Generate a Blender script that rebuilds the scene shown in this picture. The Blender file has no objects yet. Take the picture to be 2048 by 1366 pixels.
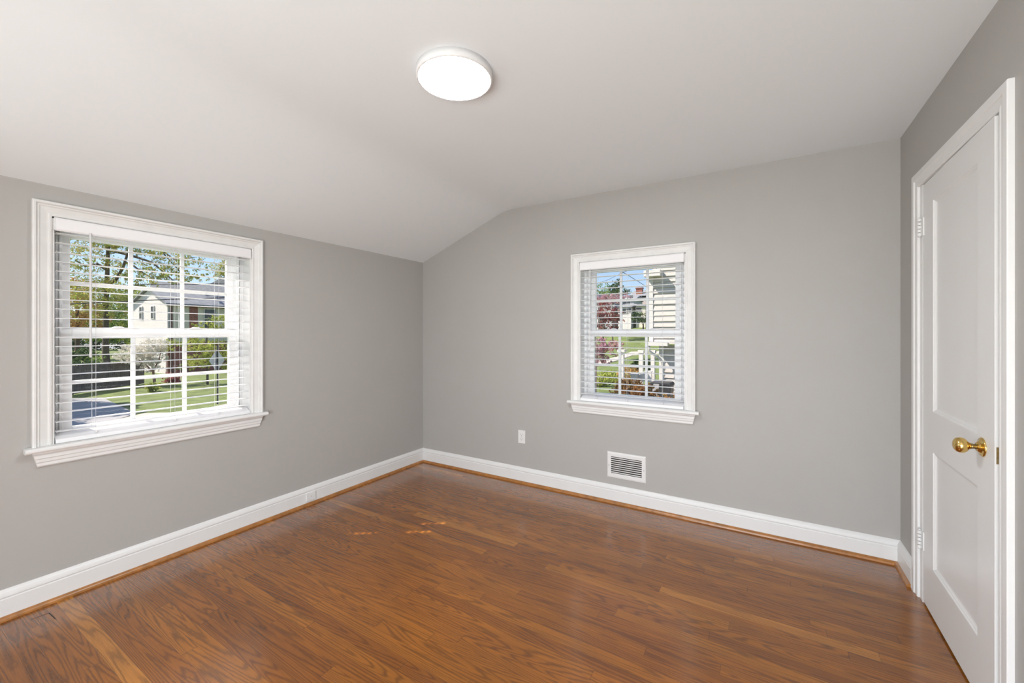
import bpy, bmesh, math, random
from mathutils import Vector, Matrix
random.seed(7)
R = math.radians
S = bpy.context.scene
COL = S.collection

# ------------------------------------------------------------------ camera
F_PX, CX, HY = 824.6, 1024.0, 666.0
CAM = Vector((2.97, -3.138, 1.31)); YAW = 0.5453
FW = Vector((-math.sin(YAW), math.cos(YAW), 0)); RT = Vector((math.cos(YAW), math.sin(YAW), 0))
cd = bpy.data.cameras.new('camera'); cam = bpy.data.objects.new('camera', cd); COL.objects.link(cam)
cam.location = CAM; cam.rotation_euler = (math.pi/2, 0, YAW)
cd.sensor_width = 36; cd.lens = 36*F_PX/2048
cd.shift_y = -(683-HY)/2048
cd.clip_start = 0.02; cd.clip_end = 600
S.camera = cam
# ------------------------------------------------------------------ view + world + sun + large lights
S.view_settings.view_transform = 'Standard'; S.view_settings.look = 'None'
S.view_settings.gamma = 1; S.view_settings.use_curve_mapping = False
S.view_settings.exposure = 0.19
S.cycles.use_adaptive_sampling = False; S.cycles.use_guiding = True; S.cycles.use_light_tree = False   # the sun through the blinds is sampled as often as the lamps
SUN_EL = R(47.6); SUN_TRAVEL = Vector((0.823*math.cos(SUN_EL), 0.568*math.cos(SUN_EL), -math.sin(SUN_EL)))
w = bpy.data.worlds.new('world'); S.world = w; w.use_nodes = True
nt = w.node_tree; nt.nodes.clear()
sky = nt.nodes.new('ShaderNodeTexSky'); sky.sky_type = 'NISHITA'; sky.sun_disc = False
sky.sun_elevation = SUN_EL; sky.sun_rotation = math.atan2(-0.823, -0.568); sky.air_density = 1.0; sky.dust_density = 0.6; sky.ozone_density = 1.5
tint = nt.nodes.new('ShaderNodeMix'); tint.data_type = 'RGBA'; tint.blend_type = 'MIX'; tint.inputs[0].default_value = 0.45
tint.inputs[7].default_value = (2.3, 3.1, 5.0, 1)
bg = nt.nodes.new('ShaderNodeBackground'); bg.inputs['Strength'].default_value = 0.175
wo = nt.nodes.new('ShaderNodeOutputWorld')
nt.links.new(sky.outputs[0], tint.inputs[6]); nt.links.new(tint.outputs[2], bg.inputs['Color']); nt.links.new(bg.outputs[0], wo.inputs['Surface'])
sd = bpy.data.lights.new('sun', 'SUN'); sd.energy = 8.8; sd.angle = R(0.53); sd.color = (1, .90, .80)
so = bpy.data.objects.new('sun', sd); COL.objects.link(so); so.rotation_euler = SUN_TRAVEL.to_track_quat('-Z', 'Y').to_euler()
def area(name, loc, direction, sx, sy, power, color=(1, 1, 1)):
    d = bpy.data.lights.new(name, 'AREA'); d.shape = 'RECTANGLE'; d.size = sx; d.size_y = sy; d.energy = power; d.color = color
    o = bpy.data.objects.new(name, d); COL.objects.link(o); o.location = loc
    o.rotation_euler = Vector(direction).to_track_quat('-Z', 'Y').to_euler(); return o
# unseen fill lights added outside the extra window and in the opening behind camera
area('fill_light_west', (-0.30, -3.72, 1.30), (1, 0, 0.05), 0.9, 1.1, 24, (0.96, 0.98, 1.0))
area('fill_light_back', (2.68, -4.55, 0.86), (-.08, 1, 0.0), 1.6, 1.6, 76, (0.955, 0.975, 1.0))
LAMP_STRENGTH = 74

# ------------------------------------------------------------------ materials
def mat(name, color, rough=.5, metal=0, spec=.5, coat=0, noise=0, nscale=20, bump=0, bscale=200, emit=None):
    m = bpy.data.materials.new(name); m.use_nodes = True; t = m.node_tree; b = t.nodes['Principled BSDF']
    c = tuple(color)+(1,)
    b.inputs['Base Color'].default_value = c; b.inputs['Roughness'].default_value = rough; b.inputs['Metallic'].default_value = metal
    b.inputs['Specular IOR Level'].default_value = spec; b.inputs['Coat Weight'].default_value = coat; b.inputs['Coat Roughness'].default_value = .1
    tc = t.nodes.new('ShaderNodeTexCoord')
    if noise:
        n = t.nodes.new('ShaderNodeTexNoise'); n.inputs['Scale'].default_value = nscale; n.inputs['Detail'].default_value = 4
        t.links.new(tc.outputs['Object'], n.inputs['Vector'])
        mp = t.nodes.new('ShaderNodeMapRange'); mp.inputs[1].default_value = .3; mp.inputs[2].default_value = .7
        mp.inputs[3].default_value = 1-noise; mp.inputs[4].default_value = 1+noise
        mx = t.nodes.new('ShaderNodeVectorMath'); mx.operation = 'SCALE'; mx.inputs[0].default_value = color
        t.links.new(n.outputs[0], mp.inputs[0]); t.links.new(mp.outputs[0], mx.inputs['Scale']); t.links.new(mx.outputs[0], b.inputs['Base Color'])
    if bump:
        n2 = t.nodes.new('ShaderNodeTexNoise'); n2.inputs['Scale'].default_value = bscale; n2.inputs['Detail'].default_value = 3
        t.links.new(tc.outputs['Object'], n2.inputs['Vector'])
        bp = t.nodes.new('ShaderNodeBump'); bp.inputs['Strength'].default_value = bump; bp.inputs['Distance'].default_value = .002
        t.links.new(n2.outputs[0], bp.inputs['Height']); t.links.new(bp.outputs[0], b.inputs['Normal'])
    if emit:
        b.inputs['Emission Color'].default_value = (.93, .97, 1.0, 1); b.inputs['Emission Strength'].default_value = emit
    return m
M = {}
M['wall'] = mat('greige_wall_paint', (.450, .438, .418), .55, spec=.3, noise=.012, nscale=3, bump=.12, bscale=260)
M['ceil'] = mat('ceiling_paint', (.838, .878, .900), .8, spec=.2, bump=.05, bscale=120)
M['trim'] = mat('white_trim_paint', (.80, .80, .79), .35, spec=.4, noise=.012, nscale=9, bump=.08, bscale=90)
M['old_trim'] = mat('worn_white_casing_paint', (.78, .78, .765), .38, spec=.4, noise=.035, nscale=14, bump=.25, bscale=60)
M['vinyl'] = mat('white_vinyl', (.86, .865, .87), .35, spec=.4)
M['blind'] = mat('white_blind_slats', (.88, .88, .89), .4, spec=.35)
M['cord'] = mat('cord_white', (.75, .75, .76), .7)
M['door'] = mat('white_door_paint', (.80, .80, .79), .32, spec=.45, noise=.008, nscale=6, bump=.1, bscale=50)
M['brass'] = mat('polished_brass', (.72, .50, .17), .16, metal=1, noise=.1, nscale=30)
M['old_brass'] = mat('tarnished_brass', (.35, .27, .13), .4, metal=1, noise=.3, nscale=90)
M['dark'] = mat('dark_void', (.012, .012, .012), .8)
M['grey_metal'] = mat('grey_screw_metal', (.45, .45, .45), .35, metal=.8)
M['plastic'] = mat('white_plastic', (.80, .80, .79), .3)
M['shoe'] = mat('stained_oak_shoe_moulding', (.37, .155, .04), .3, coat=.3, noise=.25, nscale=25)
M['lamp_ring'] = mat('white_lamp_housing', (.80, .80, .80), .4)
M['lamp'] = mat('glowing_diffuser', (.9, .9, .9), .5, emit=LAMP_STRENGTH)

def glass_mat():
    m = bpy.data.materials.new('window_glass'); m.use_nodes = True; t = m.node_tree; t.nodes.clear()
    o = t.nodes.new('ShaderNodeOutputMaterial'); mx = t.nodes.new('ShaderNodeMixShader'); lw = t.nodes.new('ShaderNodeLayerWeight'); lw.inputs[0].default_value = .5; pw = t.nodes.new('ShaderNodeMath'); pw.operation = 'POWER'; pw.inputs[1].default_value = 5; fr = t.nodes.new('ShaderNodeMath'); fr.operation = 'MULTIPLY_ADD'; fr.inputs[1].default_value = .6; fr.inputs[2].default_value = .02; t.links.new(lw.outputs['Facing'], pw.inputs[0]); t.links.new(pw.outputs[0], fr.inputs[0])
    tr = t.nodes.new('ShaderNodeBsdfTransparent'); tr.inputs[0].default_value = (.96, .97, .97, 1)
    gl = t.nodes.new('ShaderNodeBsdfGlossy'); gl.inputs['Roughness'].default_value = .02
    t.links.new(fr.outputs[0], mx.inputs[0]); t.links.new(tr.outputs[0], mx.inputs[1]); t.links.new(gl.outputs[0], mx.inputs[2]); t.links.new(mx.outputs[0], o.inputs[0])
    return m
M['glass'] = glass_mat()

def floor_mat():
    m = bpy.data.materials.new('oak_strip_floor'); m.use_nodes = True; t = m.node_tree; L = t.links; b = t.nodes['Principled BSDF']
    N = t.nodes.new
    def math_(op, a, c=None, c2=None):
        n = N('ShaderNodeMath'); n.operation = op
        for i, v in enumerate((a, c, c2)):
            if v is None: continue
            if isinstance(v, (int, float)): n.inputs[i].default_value = v
            else: L.new(v, n.inputs[i])
        return n.outputs[0]
    tc = N('ShaderNodeTexCoord'); sp = N('ShaderNodeSeparateXYZ'); L.new(tc.outputs['Object'], sp.inputs[0])
    x, y = sp.outputs[0], sp.outputs[1]
    PW = 0.0572
    yy = math_('DIVIDE', y, PW); row = math_('FLOOR', yy); fy = math_('FRACT', yy)
    wn = N('ShaderNodeTexWhiteNoise'); wn.noise_dimensions = '1D'; L.new(row, wn.inputs['W'])
    xs = math_('DIVIDE', math_('ADD', x, math_('MULTIPLY', wn.outputs[0], 7.3)), math_('ADD', .85, math_('MULTIPLY', wn.outputs[0], .55)))
    pid = math_('FLOOR', xs); fx = math_('FRACT', xs)
    cv = N('ShaderNodeCombineXYZ'); L.new(row, cv.inputs[0]); L.new(pid, cv.inputs[1])
    wn2 = N('ShaderNodeTexWhiteNoise'); wn2.noise_dimensions = '2D'; L.new(cv.outputs[0], wn2.inputs['Vector'])
    rnd = wn2.outputs[0]
    off = math_('MULTIPLY', rnd, 53.0)
    # long oval growth figure: contours of a stretched noise
    c1 = N('ShaderNodeCombineXYZ'); L.new(math_('MULTIPLY', x, .75), c1.inputs[0]); L.new(math_('MULTIPLY', y, 12.0), c1.inputs[1]); L.new(off, c1.inputs[2])
    n1 = N('ShaderNodeTexNoise'); n1.inputs['Scale'].default_value = 1; n1.inputs['Detail'].default_value = 1.2; n1.inputs['Roughness'].default_value = .35; L.new(c1.outputs[0], n1.inputs['Vector'])
    c1b = N('ShaderNodeCombineXYZ'); L.new(math_('MULTIPLY', x, 30), c1b.inputs[0]); L.new(math_('MULTIPLY', y, 160.0), c1b.inputs[1]); L.new(off, c1b.inputs[2])
    n1b = N('ShaderNodeTexNoise'); n1b.inputs['Scale'].default_value = 1; n1b.inputs['Detail'].default_value = 2; L.new(c1b.outputs[0], n1b.inputs['Vector'])
    ph = math_('ADD', math_('MULTIPLY', n1.outputs[0], 135.0), math_('MULTIPLY', n1b.outputs[0], 2.6))
    ring = math_('MULTIPLY_ADD', math_('SINE', ph), .5, .5)
    ring = math_('POWER', ring, 2.6)
    # fine pores
    c2 = N('ShaderNodeCombineXYZ'); L.new(math_('MULTIPLY', x, 9), c2.inputs[0]); L.new(math_('MULTIPLY', y, 420.0), c2.inputs[1]); L.new(off, c2.inputs[2])
    n2 = N('ShaderNodeTexNoise'); n2.inputs['Scale'].default_value = 1; n2.inputs['Detail'].default_value = 3; n2.inputs['Roughness'].default_value = .6; L.new(c2.outputs[0], n2.inputs['Vector'])
    # soft tone drift inside a plank
    n3 = N('ShaderNodeTexNoise'); n3.inputs['Scale'].default_value = 2.2; n3.inputs['Detail'].default_value = 2; L.new(tc.outputs['Object'], n3.inputs['Vector'])
    base = N('ShaderNodeValToRGB'); cr = base.color_ramp; cr.interpolation = 'LINEAR'
    cr.elements[0].position = 0; cr.elements[0].color = (.228, .070, .0068, 1)
    cr.elements[1].position = 1; cr.elements[1].color = (.50, .200, .032, 1)
    for p, c in ((.35, (.275, .087, .0080, 1)), (.80, (.308, .101, .0090, 1)), (.955, (.350, .122, .0115, 1))):
        e = cr.elements.new(p); e.color = c
    L.new(rnd, base.inputs[0])
    fac = math_('SUBTRACT', 1.0, math_('MULTIPLY', ring, .42))
    pore = N('ShaderNodeMapRange'); pore.inputs[1].default_value = .35; pore.inputs[2].default_value = .65; pore.inputs[3].default_value = .82; pore.inputs[4].default_value = 1.12; L.new(n2.outputs[0], pore.inputs[0])
    fac = math_('MULTIPLY', fac, pore.outputs[0])
    dr = N('ShaderNodeMapRange'); dr.inputs[1].default_value = .3; dr.inputs[2].default_value = .7; dr.inputs[3].default_value = .9; dr.inputs[4].default_value = 1.14; L.new(n3.outputs[0], dr.inputs[0])
    fac = math_('MULTIPLY', fac, dr.outputs[0])
    # joints
    ey = math_('MINIMUM', fy, math_('SUBTRACT', 1.0, fy)); jy = math_('LESS_THAN', ey, .010)
    ex = math_('MINIMUM', fx, math_('SUBTRACT', 1.0, fx)); jx = math_('LESS_THAN', ex, .0009)
    jn = math_('MAXIMUM', jy, jx)
    fac = math_('MULTIPLY', fac, math_('SUBTRACT', 1.0, math_('MULTIPLY', jn, .45)))
    sc = N('ShaderNodeVectorMath'); sc.operation = 'SCALE'; L.new(base.outputs[0], sc.inputs[0]); L.new(fac, sc.inputs['Scale'])
    L.new(sc.outputs[0], b.inputs['Base Color'])
    rn = N('ShaderNodeTexNoise'); rn.inputs['Scale'].default_value = 5; rn.inputs['Detail'].default_value = 5; L.new(tc.outputs['Object'], rn.inputs['Vector'])
    rr = N('ShaderNodeMapRange'); rr.inputs[1].default_value = .3; rr.inputs[2].default_value = .7; rr.inputs[3].default_value = .19; rr.inputs[4].default_value = .27; L.new(rn.outputs[0], rr.inputs[0])
    L.new(rr.outputs[0], b.inputs['Roughness']); b.inputs['Specular IOR Level'].default_value = .15; b.inputs['Coat Weight'].default_value = 1; b.inputs['Coat Roughness'].default_value = .17; b.inputs['Coat IOR'].default_value = 1.58
    bp = N('ShaderNodeBump'); bp.inputs['Strength'].default_value = .10; bp.inputs['Distance'].default_value = .0005
    hgt = math_('SUBTRACT', math_('MULTIPLY', n2.outputs[0], .35), math_('ADD', jn, math_('MULTIPLY', ring, .12)))
    L.new(hgt, bp.inputs['Height']); L.new(bp.outputs[0], b.inputs['Normal'])
    return m
M['floor'] = floor_mat()

# ------------------------------------------------------------------ mesh helpers
class MB:
    def __init__(s): s.v = []; s.f = []; s.smooth = []
    def add(s, vs, fs, smooth=False):
        o = len(s.v); s.v += [tuple(v) for v in vs]; s.f += [tuple(i+o for i in f) for f in fs]; s.smooth += [smooth]*len(fs); return s
    def box(s, a, b, mp=None):
        vs = [(x, y, z) for x in (a[0], b[0]) for y in (a[1], b[1]) for z in (a[2], b[2])]
        if mp: vs = [mp(*v) for v in vs]
        return s.add(vs, [(0, 1, 3, 2), (4, 6, 7, 5), (0, 4, 5, 1), (2, 3, 7, 6), (0, 2, 6, 4), (1, 5, 7, 3)])
    def prism(s, poly, h0, h1, fn):  # fn(a,b,h)->xyz
        n = len(poly); vs = [fn(a, b, h0) for a, b in poly]+[fn(a, b, h1) for a, b in poly]
        return s.add(vs, [tuple(range(n)), tuple(range(2*n-1, n-1, -1))]+[(i, (i+1) % n, n+(i+1) % n, n+i) for i in range(n)])
    def tube(s, pts, rs, n=8, cap=True):
        pts = [Vector(p) for p in pts]
        if isinstance(rs, (int, float)): rs = [rs]*len(pts)
        o = len(s.v); T0 = None; vs = []
        for i, p in enumerate(pts):
            d = (pts[min(i+1, len(pts)-1)]-pts[max(i-1, 0)]).normalized()
            a = Vector((0, 0, 1)) if abs(d.z) < .9 else Vector((1, 0, 0))
            if T0 is None: u = d.cross(a).normalized()
            else: u = (T0-d*T0.dot(d)).normalized()
            T0 = u; v = d.cross(u)
            for k in range(n):
                an = 2*math.pi*k/n; vs.append(p+(u*math.cos(an)+v*math.sin(an))*rs[i])
        fs = []
        for i in range(len(pts)-1):
            for k in range(n): fs.append((i*n+k, i*n+(k+1) % n, (i+1)*n+(k+1) % n, (i+1)*n+k))
        s.add(vs, fs, True)
        if cap: s.add(vs[:n], [tuple(range(n-1, -1, -1))]); s.add(vs[-n:], [tuple(range(n))])
        return s
    def lathe(s, prof, org, axis, n=32):  # prof: (r, h) along axis
        axis = Vector(axis).normalized(); a = Vector((0, 0, 1)) if abs(axis.z) < .9 else Vector((1, 0, 0))
        u = axis.cross(a).normalized(); v = axis.cross(u); org = Vector(org)
        vs = []; 
        for r, h in prof:
            for k in range(n):
                an = 2*math.pi*k/n; vs.append(org+axis*h+(u*math.cos(an)+v*math.sin(an))*max(r, 1e-4))
        fs = [(i*n+k, i*n+(k+1) % n, (i+1)*n+(k+1) % n, (i+1)*n+k) for i in range(len(prof)-1) for k in range(n)]
        return s.add(vs, fs, True)
    def build(s, name, m, parent=None, bevel=0, autos=True, wn=False):
        me = bpy.data.meshes.new(name); me.from_pydata(s.v, [], s.f); me.update()
        me.polygons.foreach_set('use_smooth', s.smooth)
        bm = bmesh.new(); bm.from_mesh(me); bmesh.ops.recalc_face_normals(bm, faces=bm.faces); bm.to_mesh(me); bm.free()
        o = bpy.data.objects.new(name, me); COL.objects.link(o); me.materials.append(M[m] if isinstance(m, str) else m)
        if parent: o.parent = parent; o.matrix_parent_inverse = parent.matrix_basis.inverted()
        if bevel:
            b = o.modifiers.new('bevel', 'BEVEL'); b.width = bevel; b.segments = 2; b.limit_method = 'ANGLE'; b.angle_limit = R(40)
        return o
def empty(name, loc=(0, 0, 0), rz=0):
    o = bpy.data.objects.new(name, None); COL.objects.link(o); o.location = loc; o.rotation_euler = (0, 0, rz); return o
def tag(o, label=None, cat=None, group=None, kind=None):
    if label: o['label'] = label
    if cat: o['category'] = cat
    if group: o['group'] = group
    if kind: o['kind'] = kind
    return o
def struct(o, label, cat): return tag(o, label, cat, None, 'structure')
def at(px, py, d): return CAM+FW*d+RT*((px-CX)/F_PX*d)+Vector((0, 0, (HY-py)/F_PX*d))
def gp(px, py, z):  # point of the horizontal plane z seen at a pixel
    d = (CAM.z-z)*F_PX/(py-HY); return at(px, py, d)

# ------------------------------------------------------------------ room dimensions
W, ZK, ZC, XR, YF = 3.640, 2.030, 2.414, 1.0, -4.4
TH = 0.19
mapL = lambda u, v, w_: (w_, u, v)            # left wall: u=y, v=z, w into the room
mapB = lambda u, v, w_: (u, -w_, v)           # far wall
mapR = lambda u, v, w_: (W-w_, u, v)          # right wall
mapF = lambda u, v, w_: (u, YF+w_, v)         # wall behind the camera
def wall_boxes(mb, mp, u0, u1, v0, v1, holes, th=TH):
    us = sorted({u0, u1, *[h[0] for h in holes], *[h[1] for h in holes]})
    for a, b in zip(us[:-1], us[1:]):
        hs = [h for h in holes if h[0] <= a+1e-6 and h[1] >= b-1e-6]
        if not hs: mb.box((a, v0, -th), (b, v1, 0), mp)
        else:
            h = hs[0]
            if h[2] > v0: mb.box((a, v0, -th), (b, h[2], 0), mp)
            if h[3] < v1: mb.box((a, h[3], -th), (b, v1, 0), mp)
OZ0, OZ1 = 0.765, 1.880
WL = (-2.582, -1.662); WB = (1.706, 2.506)
WEST2 = (-4.17, -3.25)
mb = MB(); wall_boxes(mb, mapL, YF-TH, 0, -.3, ZK, [(WL[0], WL[1], OZ0-.025, OZ1), (WEST2[0], WEST2[1], OZ0-.025, OZ1)])
struct(mb.build('wall_left', 'wall'), 'grey painted knee wall with the larger window', 'wall')
mb = MB(); wall_boxes(mb, mapB, -TH, W+TH, -.3, ZK, [(WB[0], WB[1], OZ0-.025, OZ1)])
mb.prism([(0, ZK), (W+TH, ZK), (W+TH, ZC+.1), (XR, ZC+.1), (XR, ZC), (0, ZK)][:5]+[], -TH, 0, lambda a, b, h: mapB(a, b, h))
struct(mb.build('wall_back', 'wall'), 'grey painted end wall with sloped top corner and small window', 'wall')
DO = (-1.168, -.372, 2.045)
mb = MB(); wall_boxes(mb, mapR, YF-TH, TH, -.3, ZC+.1, [(DO[0], DO[1], -.01, DO[2])], .12)
struct(mb.build('wall_right', 'wall'), 'grey painted wall holding the white door', 'wall')
mb = MB(); wall_boxes(mb, mapF, -TH, W+.12, -.3, ZC+.1, [(1.85, 3.5, 0, 2.06)])  # opening added for the back fill light; white chosen to bounce light
struct(mb.build('wall_front', 'trim'), 'white painted wall behind the camera', 'wall')
# ceiling: flat part, softly rounded crease, slope down to the knee wall
prof = []
sl = (ZC-ZK)/XR
def zc(x):
    r = .09
    if x <= XR-r: return ZK+sl*x
    if x >= XR+r: return ZC
    t = (x-(XR-r))/(2*r); p0 = ZK+sl*(XR-r)
    return (1-t)**2*p0+2*t*(1-t)*ZC+t*t*ZC
xs = [-TH]+[XR-.09+.18*i/12 for i in range(13)]+[W+.12]
low = [(x, zc(x)) for x in xs]; up = [(x, z+.12) for x, z in reversed(low)]
mb = MB(); n = len(low)
vs = [(x, y, z) for y in (YF-TH, TH) for x, z in low+up]
fs = []; tot = 2*n
for i in range(tot): fs.append((i, (i+1) % tot, tot+(i+1) % tot, tot+i))
mb.add(vs, fs, True); 
for i in range(n-1):
    for o in (0, tot): mb.add([vs[o+i], vs[o+i+1], vs[o+tot-2-i], vs[o+tot-1-i]], [(0, 1, 2, 3)])
ce = struct(mb.build('ceiling', 'ceil'), 'white ceiling, flat with a slope down to the left wall', 'ceiling')
for p in ce.data.polygons: p.use_smooth = abs(p.normal.z) > .5
md = ce.modifiers.new('edge', 'EDGE_SPLIT'); md.split_angle = R(50)
# floor
mb = MB(); mb.box((-.02, YF-.5, -.12), (W+1.2, .02, 0))
struct(mb.build('floor', 'floor'), 'glossy orange-brown oak strip floor', 'floor')
mb = MB()
c = [gp(62, 1239, 0), gp(98, 1226, 0), gp(111, 1238, 0), gp(75, 1252, 0)]
x0, y1 = c[0].x, c[1].y
for a, b in ((c[0], c[1]), (c[1], c[2])):
    d = (b-a).normalized(); nrm = Vector((-d.y, d.x, 0))*.0013
    mb.prism([(a+nrm)[:2], (b+nrm)[:2], (b-nrm)[:2], (a-nrm)[:2]], -.001, .0006, lambda p, q, h: (p, q, h))
struct(mb.build('trim_1', 'dark'), 'dark L-shaped seam of a patch in the floorboards', 'floor seam')

# baseboards + shoe moulding
BB = [(0, 0), (.0165, 0), (.0165, .093), (.0135, .096), (.0135, .100), (.0175, .104), (.0165, .112), (.0125, .122), (.0065, .130), (0, .1354)]
SH = [(.0165, 0), (.0345, 0)]+[(.0165+.018*math.cos(a), .019*math.sin(a)) for a in [R(15*i) for i in range(1, 7)]]
def runL(prof, y0, y1, m0=0, m1=0):  # profile (w,z) swept along a wall with optional mitre factors
    return prof
def base_run(name, shname, mp, u0, u1, mit0, mit1, lab):
    for nm, prof, m in ((name, BB, 'trim'), (shname, SH, 'shoe')):
        mb = MB(); k = len(prof)
        vs = [mp(u0+w_*mit0, z, w_) for w_, z in prof]+[mp(u1-w_*mit1, z, w_) for w_, z in prof]
        mb.add(vs, [tuple(range(k)), tuple(range(2*k-1, k-1, -1))]+[(i, (i+1) % k, k+(i+1) % k, k+i) for i in range(k)])
        o = mb.build(nm, m)
        struct(o, ('white baseboard along the ' if m == 'trim' else 'orange-brown shoe moulding along the ')+lab, 'baseboard' if m == 'trim' else 'moulding')
base_run('baseboard_left', 'trim_2', mapL, YF, 0, 0, 1, 'left wall')
base_run('baseboard_back', 'trim_3', mapB, 0, W, 1, 1, 'end wall')
base_run('baseboard_right', 'trim_4', mapR, -.262, 0, 0, 1, 'short stretch before the door')

# ------------------------------------------------------------------ windows
CASE = [(0, 0), (0, .010), (.006, .013), (.012, .0125), (.014, .010), (.018, .0105), (.040, .016), (.044, .0205), (.047, .0215), (.050, .019), (.052, .024), (.0555, .029), (.062, .029), (.067, .026), (.067, 0)]
def sweep_u(mb, mp, prof, u0, u1, vb, vt):
    k = len(prof); vs = []
    for a, w_ in prof: vs += [mp(u0-a, vb, w_), mp(u0-a, vt+a, w_), mp(u1+a, vt+a, w_), mp(u1+a, vb, w_)]
    fs = []
    for i in range(k):
        j = (i+1) % k
        for s in range(3): fs.append((i*4+s, i*4+s+1, j*4+s+1, j*4+s))
    fs += [tuple(i*4 for i in range(k)), tuple(i*4+3 for i in range(k))]
    mb.add(vs, fs)
def frame_boxes(mb, mp, u0, u1, v0, v1, l, r, b, t, w0, w1):
    mb.box((u0, v0, w0), (u0+l, v1, w1), mp); mb.box((u1-r, v0, w0), (u1, v1, w1), mp)
    mb.box((u0+l, v0, w0), (u1-r, v0+b, w1), mp); mb.box((u0+l, v1-t, w0), (u1-r, v1, w1), mp)
def window(name, mp, u0, u1, label, cols=3, sash=True, z0=OZ0, z1=OZ1):
    root = empty(name, mp(u0, z0, 0)); struct(root, label, 'window')
    bpy.context.view_layer.update()
    mb = MB(); sweep_u(mb, mp, CASE, u0, u1, z0, z1); mb.build('window_casing', 'old_trim', root, .0012)
    # jamb lining
    mb = MB(); J = .008
    mb.box((u0-.001, z0, -TH), (u0+J, z1, .004), mp); mb.box((u1-J, z0, -TH), (u1+.001, z1, .004), mp)
    mb.box((u0, z1-J, -TH), (u1, z1+.001, .004), mp); mb.build('jamb', 'trim', root)
    # stool with rounded nose and horns, apron below
    st = [(-.185, -.0), (-.185, -.026), (.034, -.026), (.044, -.024), (.050, -.017), (.050, -.009), (.044, -.002), (.034, 0)]
    mb = MB(); E = .091
    mb.prism(st[2:]+[(0.0005, 0), (0.0005, -.026)], u0-E, u1+E, lambda a, b, h: mp(h, z0+b, a))
    mb.prism([(-.185, 0), (-.185, -.026), (.001, -.026), (.001, 0)], u0, u1, lambda a, b, h: mp(h, z0+b, a))
    mb.build('window_stool', 'trim', root, .001)
    ap = [(0, -.026), (.030, -.026), (.030, -.031), (.026, -.036), (.0235, -.040), (.0235, -.056), (.020, -.060), (.0185, -.074), (.0145, -.079), (.0145, -.092), (.009, -.098), (0, -.100)]
    mb = MB(); k = len(ap); A = .072
    vs = [mp(u0-A+b*-.35*-1*.6, z0+b, a) for a, b in ap]+[mp(u1+A+b*.21, z0+b, a) for a, b in ap]
    vs = [mp(u0-A-b*.25, z0+b, a) for a, b in ap]+[mp(u1+A+b*.25, z0+b, a) for a, b in ap]
    mb.add(vs, [tuple(range(k)), tuple(range(2*k-1, k-1, -1))]+[(i, (i+1) % k, k+(i+1) % k, k+i) for i in range(k)])
    mb.build('window_apron', 'trim', root)
    if not sash: return root
    # vinyl frame with tracks
    f = MB(); F = .045
    frame_boxes(f, mp, u0+J, u1-J, z0, z1-J, F, F, .03, .030, -.175, -.085)
    for s, uu in ((1, u0+J), (-1, u1-J)):
        for k_, dd in ((0, .022), (1, .032)):
            f.box((uu+s*dd if s > 0 else uu-dd-.004, z0, -.088), (uu+s*dd+.004 if s > 0 else uu-dd, z1-.02, -.074), mp)
    f.build('window_frame', 'vinyl', root, .0015)
    gu0, gu1 = u0+.090, u1-.090
    zm0, zm1 = 1.284, 1.332
    for nm, za, zb, b_, t_, wc in (('upper_sash', 1.290, 1.858, .045, .052, -.145), ('lower_sash', z0+.012, zm1, .046, zm1-1.281, -.110)):
        s_ = MB(); su0, su1 = u0+J+F-.012, u1-J-F+.012
        frame_boxes(s_, mp, su0, su1, za, zb, gu0-su0, su1-gu1, b_, t_, wc-.016, wc+.016)
        so_ = s_.build(nm, 'vinyl', root, .002)
        mu = MB(); mw = .0100
        for c in range(1, cols):
            uc = gu0+(gu1-gu0)*c/cols; mu.box((uc-mw, za+b_, wc-.007), (uc+mw, zb-t_, wc+.007), mp)
        zc_ = (za+b_+zb-t_)/2; mu.box((gu0, zc_-mw, wc-.0071), (gu1, zc_+mw, wc+.0071), mp)
        mu.build('muntin', 'vinyl', so_, .002)
        g = MB(); g.box((gu0-.003, za+b_-.003, wc-.002), (gu1+.003, zb-t_+.003, wc+.002), mp); g.build('pane', 'glass', so_)
        if nm == 'lower_sash':
            for q in (.25, .75):
                lk = MB(); uc = gu0+(gu1-gu0)*q
                lk.prism([(-.034, 0), (.034, 0), (.028, .008), (.012, .016), (-.012, .016), (-.028, .008)], -.018, .006, lambda a, b, h: mp(uc+a, zm1+b-.001, wc+h)); lk.build('sash_lock', 'vinyl', so_, .0015)
    return root
window('window_1', mapL, WL[0], WL[1], 'larger double-hung window with worn white casing on the left wall')
window('window_2', mapB, WB[0], WB[1], 'smaller white double-hung window in the end wall')
window('added_window', mapL, WEST2[0], WEST2[1], 'added unseen window in the left wall behind the camera, for the fill light', sash=True)  # extra window out of view, added to house the west fill light

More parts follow.
